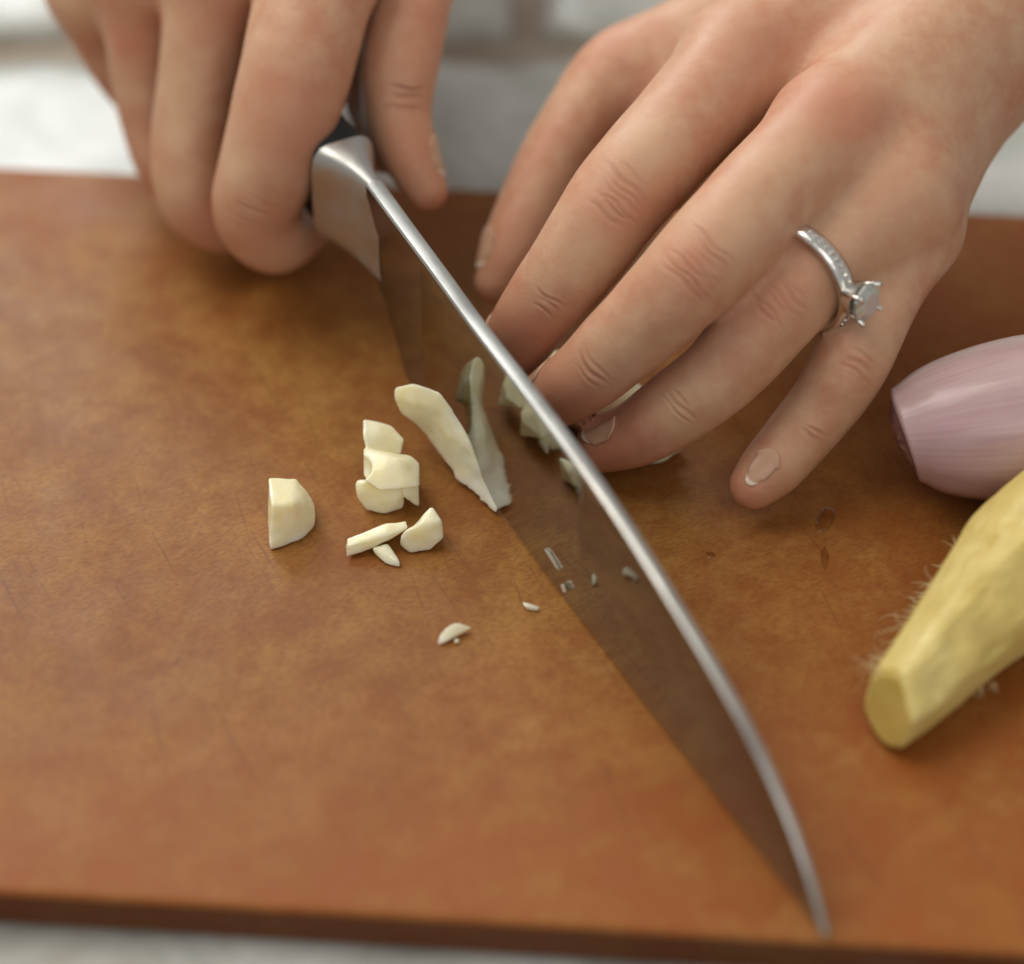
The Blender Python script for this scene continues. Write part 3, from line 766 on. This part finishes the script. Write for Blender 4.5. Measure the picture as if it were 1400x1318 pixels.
b = bmesh.new(); b.from_mesh(o.data); bmesh.ops.recalc_face_normals(b, faces=b.faces); b.to_mesh(o.data); b.free()
adopt(o, sr)
first = V[:n]; cc = first.mean(0)
EV = [cc-a_*0.20]; EF = []
for f in (0.5, 0.93, 1.0):
    for k in range(n): EV.append(cc+(first[k]-cc)*f*1.002+a_*(-0.26*(1-f)-0.01+0.02*math.sin(k*1.7)*(f < .9)))
for j in range(3):
    for k in range(n):
        if j == 0: EF.append((0, 1+k, 1+(k+1) % n))
        else: EF.append((1+(j-1)*n+k, 1+j*n+k, 1+j*n+(k+1) % n, 1+(j-1)*n+(k+1) % n))
adopt(mesh_obj('cut_end', EV, EF, M['root_end']), sr)

# ------------------------------------------------------------------ peeled ginger
def mat_ginger():
    t = NT('ginger_flesh'); v = t.coords()
    n1 = t.noise(v, 60, 5, 0.6, 0.4); n2 = t.noise(t.coords((1, 9, 9), (0, 0, 0.85)), 70, 4, 0.6)
    col = t.mix(t.ramp(n1, [(0.3, 0.0), (0.7, 1.0)]), (0.63, 0.475, 0.125), (0.76, 0.63, 0.25))
    col = t.mix(t.ramp(n2, [(0.45, 0.0), (0.75, 0.35)]), col, (0.44, 0.30, 0.09))
    t.l(col, t.b.inputs['Base Color']); t.set(Roughness=0.42, Specular_IOR_Level=0.45, Subsurface_Weight=0.2, Subsurface_Scale=0.003)
    t.b.inputs['Subsurface Radius'].default_value = (1, .75, .3)
    b = t.bump(n2, 0.7, 0.0009); b = t.bump(n1, 0.3, 0.001, b); t.l(b, t.b.inputs['Normal']); return t.m
M['ginger'] = mat_ginger()
M['ginger_cut'] = mat_simple('ginger_cut_face', (0.50, 0.34, 0.07), 0.5, var=((0.58, 0.42, 0.12), 130), sss=.1, bump=(400, .3, .0006))
M['fibre'] = mat_simple('ginger_fibre', (0.62, 0.50, 0.28), 0.6)
gp = [(1222, 968, 0.70), (1270, 905, 0.98), (1328, 838, 1.20), (1400, 780, 1.40), (1490, 715, 1.52), (1590, 640, 1.30), (1660, 590, 0.9)]
GN = [tuple(P(x, y, max(r*0.97, 0.8)))+(r,) for x, y, r in gp]
g0 = np.array(GN[0][:3]); g1 = np.array(GN[3][:3]); ga = g1-g0; ga /= np.linalg.norm(ga)
GN = [tuple(g0-ga*0.8)+(0.55,)]+GN
cn = np.array([-0.80, -0.52, 0.28]); cn /= np.linalg.norm(cn)
def gfn(p):
    d = chain_sdf(p, GN, 4)
    d = smin(d, chain_sdf(p, [tuple(g0+ga*5.5+np.array([0.8, 1.0, 0]))+(1.0,), tuple(g0+ga*6.5+np.array([.8, 2.2, 0]))+(.8,)], 3), 0.6)
    # knife-peeled flats
    for (nx, ny, nz, off) in ((-0.35, 0.45, 0.82, 0.60), (0.35, -0.5, 0.79, 0.55), (0.55, -0.80, -0.1, 0.60), (-0.65, 0.75, 0.1, 0.62), (-0.1, 0.1, 1.0, 0.66)):
        n_ = np.array([nx, ny, nz]); n_ -= ga*(n_@ga); n_ /= np.linalg.norm(n_); t_ = ((p-g0.astype(np.float32))@ga.astype(np.float32))
        q = (p-g0.astype(np.float32))@n_.astype(np.float32)-off-0.165*np.minimum(t_, 4.5)
        d = smax(d, q, 0.07)
    q = (p-g0.astype(np.float32))@cn.astype(np.float32)-0.12
    d = smax(d, q, 0.05)
    return smax(d, 0.02-p[..., 2], 0.08)
o, V, N = sdf_mesh('flesh', gfn, (5.5, -8, -.1), (18, 5, 4), 0.09, 1, 1)
cut = ((V-g0)@cn) > 0.05
amp = np.where(cut, 0.1, 1.0)
dimple = np.zeros(len(V))
for (px, py, r) in ((1345, 735, .22), (1375, 835, .3), (1310, 830, .25), (1290, 880, .25), (1350, 790, .3), (1395, 720, .25)):
    c = P(px, py, 2.5); d2 = ((V-c)[:, :2]**2).sum(1); dimple += 0.10*np.exp(-d2/r**2)
V = V+N*(amp*(0.022*vnoise(V, 2.0, 2)+0.006*vnoise(V, 7, 0))-dimple*(N[:, 2] > .2))[:, None]
gr = empty('ginger', V.mean(0)); gr.location.z = 0
tag(gr, 'piece of peeled yellow ginger root with frayed fibres at the right front', 'ginger')
set_co(o, V); o.data.materials.append(M['ginger']); o.data.materials.append(M['ginger_cut']); adopt(o, gr)
me = o.data; nn = np.empty(len(me.polygons)*3, np.float32); me.polygons.foreach_get('normal', nn); cc_ = np.empty(len(me.polygons)*3, np.float32); me.polygons.foreach_get('center', cc_)
isc = (nn.reshape(-1, 3)@cn > 0.9) & ((cc_.reshape(-1, 3)/S-g0)@cn > 0.0)
me.polygons.foreach_set('material_index', isc.astype(np.int32)); me.update()
# frayed fibres
gb = BVHTree.FromObject(o, bpy.context.evaluated_depsgraph_get())
rng = random.Random(5); FV = []; FF = []
def fibre(p, d, ln, r):
    p = np.array(p, float); d = np.array(d, float); d /= np.linalg.norm(d); base = len(FV); m = 7
    for i in range(m):
        t = i/(m-1); rad = r*(1-0.75*t)
        a, h, q = frame(d, (0.2, 0.3, 0.9))
        for k in range(4):
            an = math.pi*k/2; FV.append(p+(h*math.cos(an)+q*math.sin(an))*rad)
        p = p+d*ln/(m-1); d = d+np.array([rng.uniform(-.65, .65), rng.uniform(-.65, .65), rng.uniform(-.4, .3)]); d /= np.linalg.norm(d)
        if p[2] < 0.03: p[2] = 0.03; d[2] = abs(d[2])*.2
    for i in range(m-1):
        for k in range(4): FF.append((base+i*4+k, base+i*4+(k+1) % 4, base+(i+1)*4+(k+1) % 4, base+(i+1)*4+k))
bend = [(1190, 915), (1200, 890), (1215, 860), (1235, 835), (1255, 805), (1275, 780), (1300, 745), (1320, 730)]
for k in range(60):
    i = rng.randrange(len(bend)-1); t = rng.random(); x = bend[i][0]*(1-t)+bend[i+1][0]*t; y = bend[i][1]*(1-t)+bend[i+1][1]*t
    fibre(P(x+14, y+6, rng.uniform(.5, 1.5)), (rng.uniform(-1.0, -.3), rng.uniform(-.6, .5), rng.uniform(-.3, .3)), rng.uniform(.2, .65)*(1.3 if i < 3 else .8), .013)
for k in range(10):
    x = rng.uniform(1335, 1360); fibre(P(x, 938+(1345-x)*.4, .4), (rng.uniform(-.2, .6), -1, -.1), rng.uniform(.15, .4), .014)
fo = adopt(mesh_obj('fibres', FV, FF, M['fibre']), gr); fo['kind'] = 'stuff'

# ------------------------------------------------------------------ drops of water on the board
def drop(pts, label, hgt):
    c = np.mean([P(x, y, 0) for x, y in pts], 0); n = 32
    ring = []
    pp = np.array([P(x, y, 0) for x, y in pts]); m = len(pp)
    q = spline([tuple(a)+(0,) for a in np.vstack([pp, pp[:1]])], 6)[:-1, :3]
    V = [c+np.array([0, 0, hgt])]; F = []
    for f, z in ((.35, .95), (.7, .72), (.9, .38), (1.0, 0.0)):
        for a in q: V.append(c+(a-c)*f+np.array([0, 0, hgt*z+.004]))
    k = len(q)
    for i in range(k): F.append((0, 1+i, 1+(i+1) % k))
    for j in range(3):
        for i in range(k): F.append((1+j*k+i, 1+(j+1)*k+i, 1+(j+1)*k+(i+1) % k, 1+j*k+(i+1) % k))
    o = mesh_obj('water_drop', np.array(V)-c, F, M['water']); o.location = Vector(c)*S
    return tag(o, label, 'water drop', 'drops of water on the board')
drop([(1128, 693), (1141, 698), (1140, 712), (1128, 727), (1115, 722), (1118, 705)], 'larger oval drop of water between the little fingertip and the ginger', .035)
drop([(1122, 752), (1129, 748), (1133, 765), (1128, 780), (1123, 768)], 'narrow streak of water below the oval drop', .015)
drop([(964, 755), (975, 755), (979, 761), (970, 763)], 'tiny drop of water right of the blade', .015)
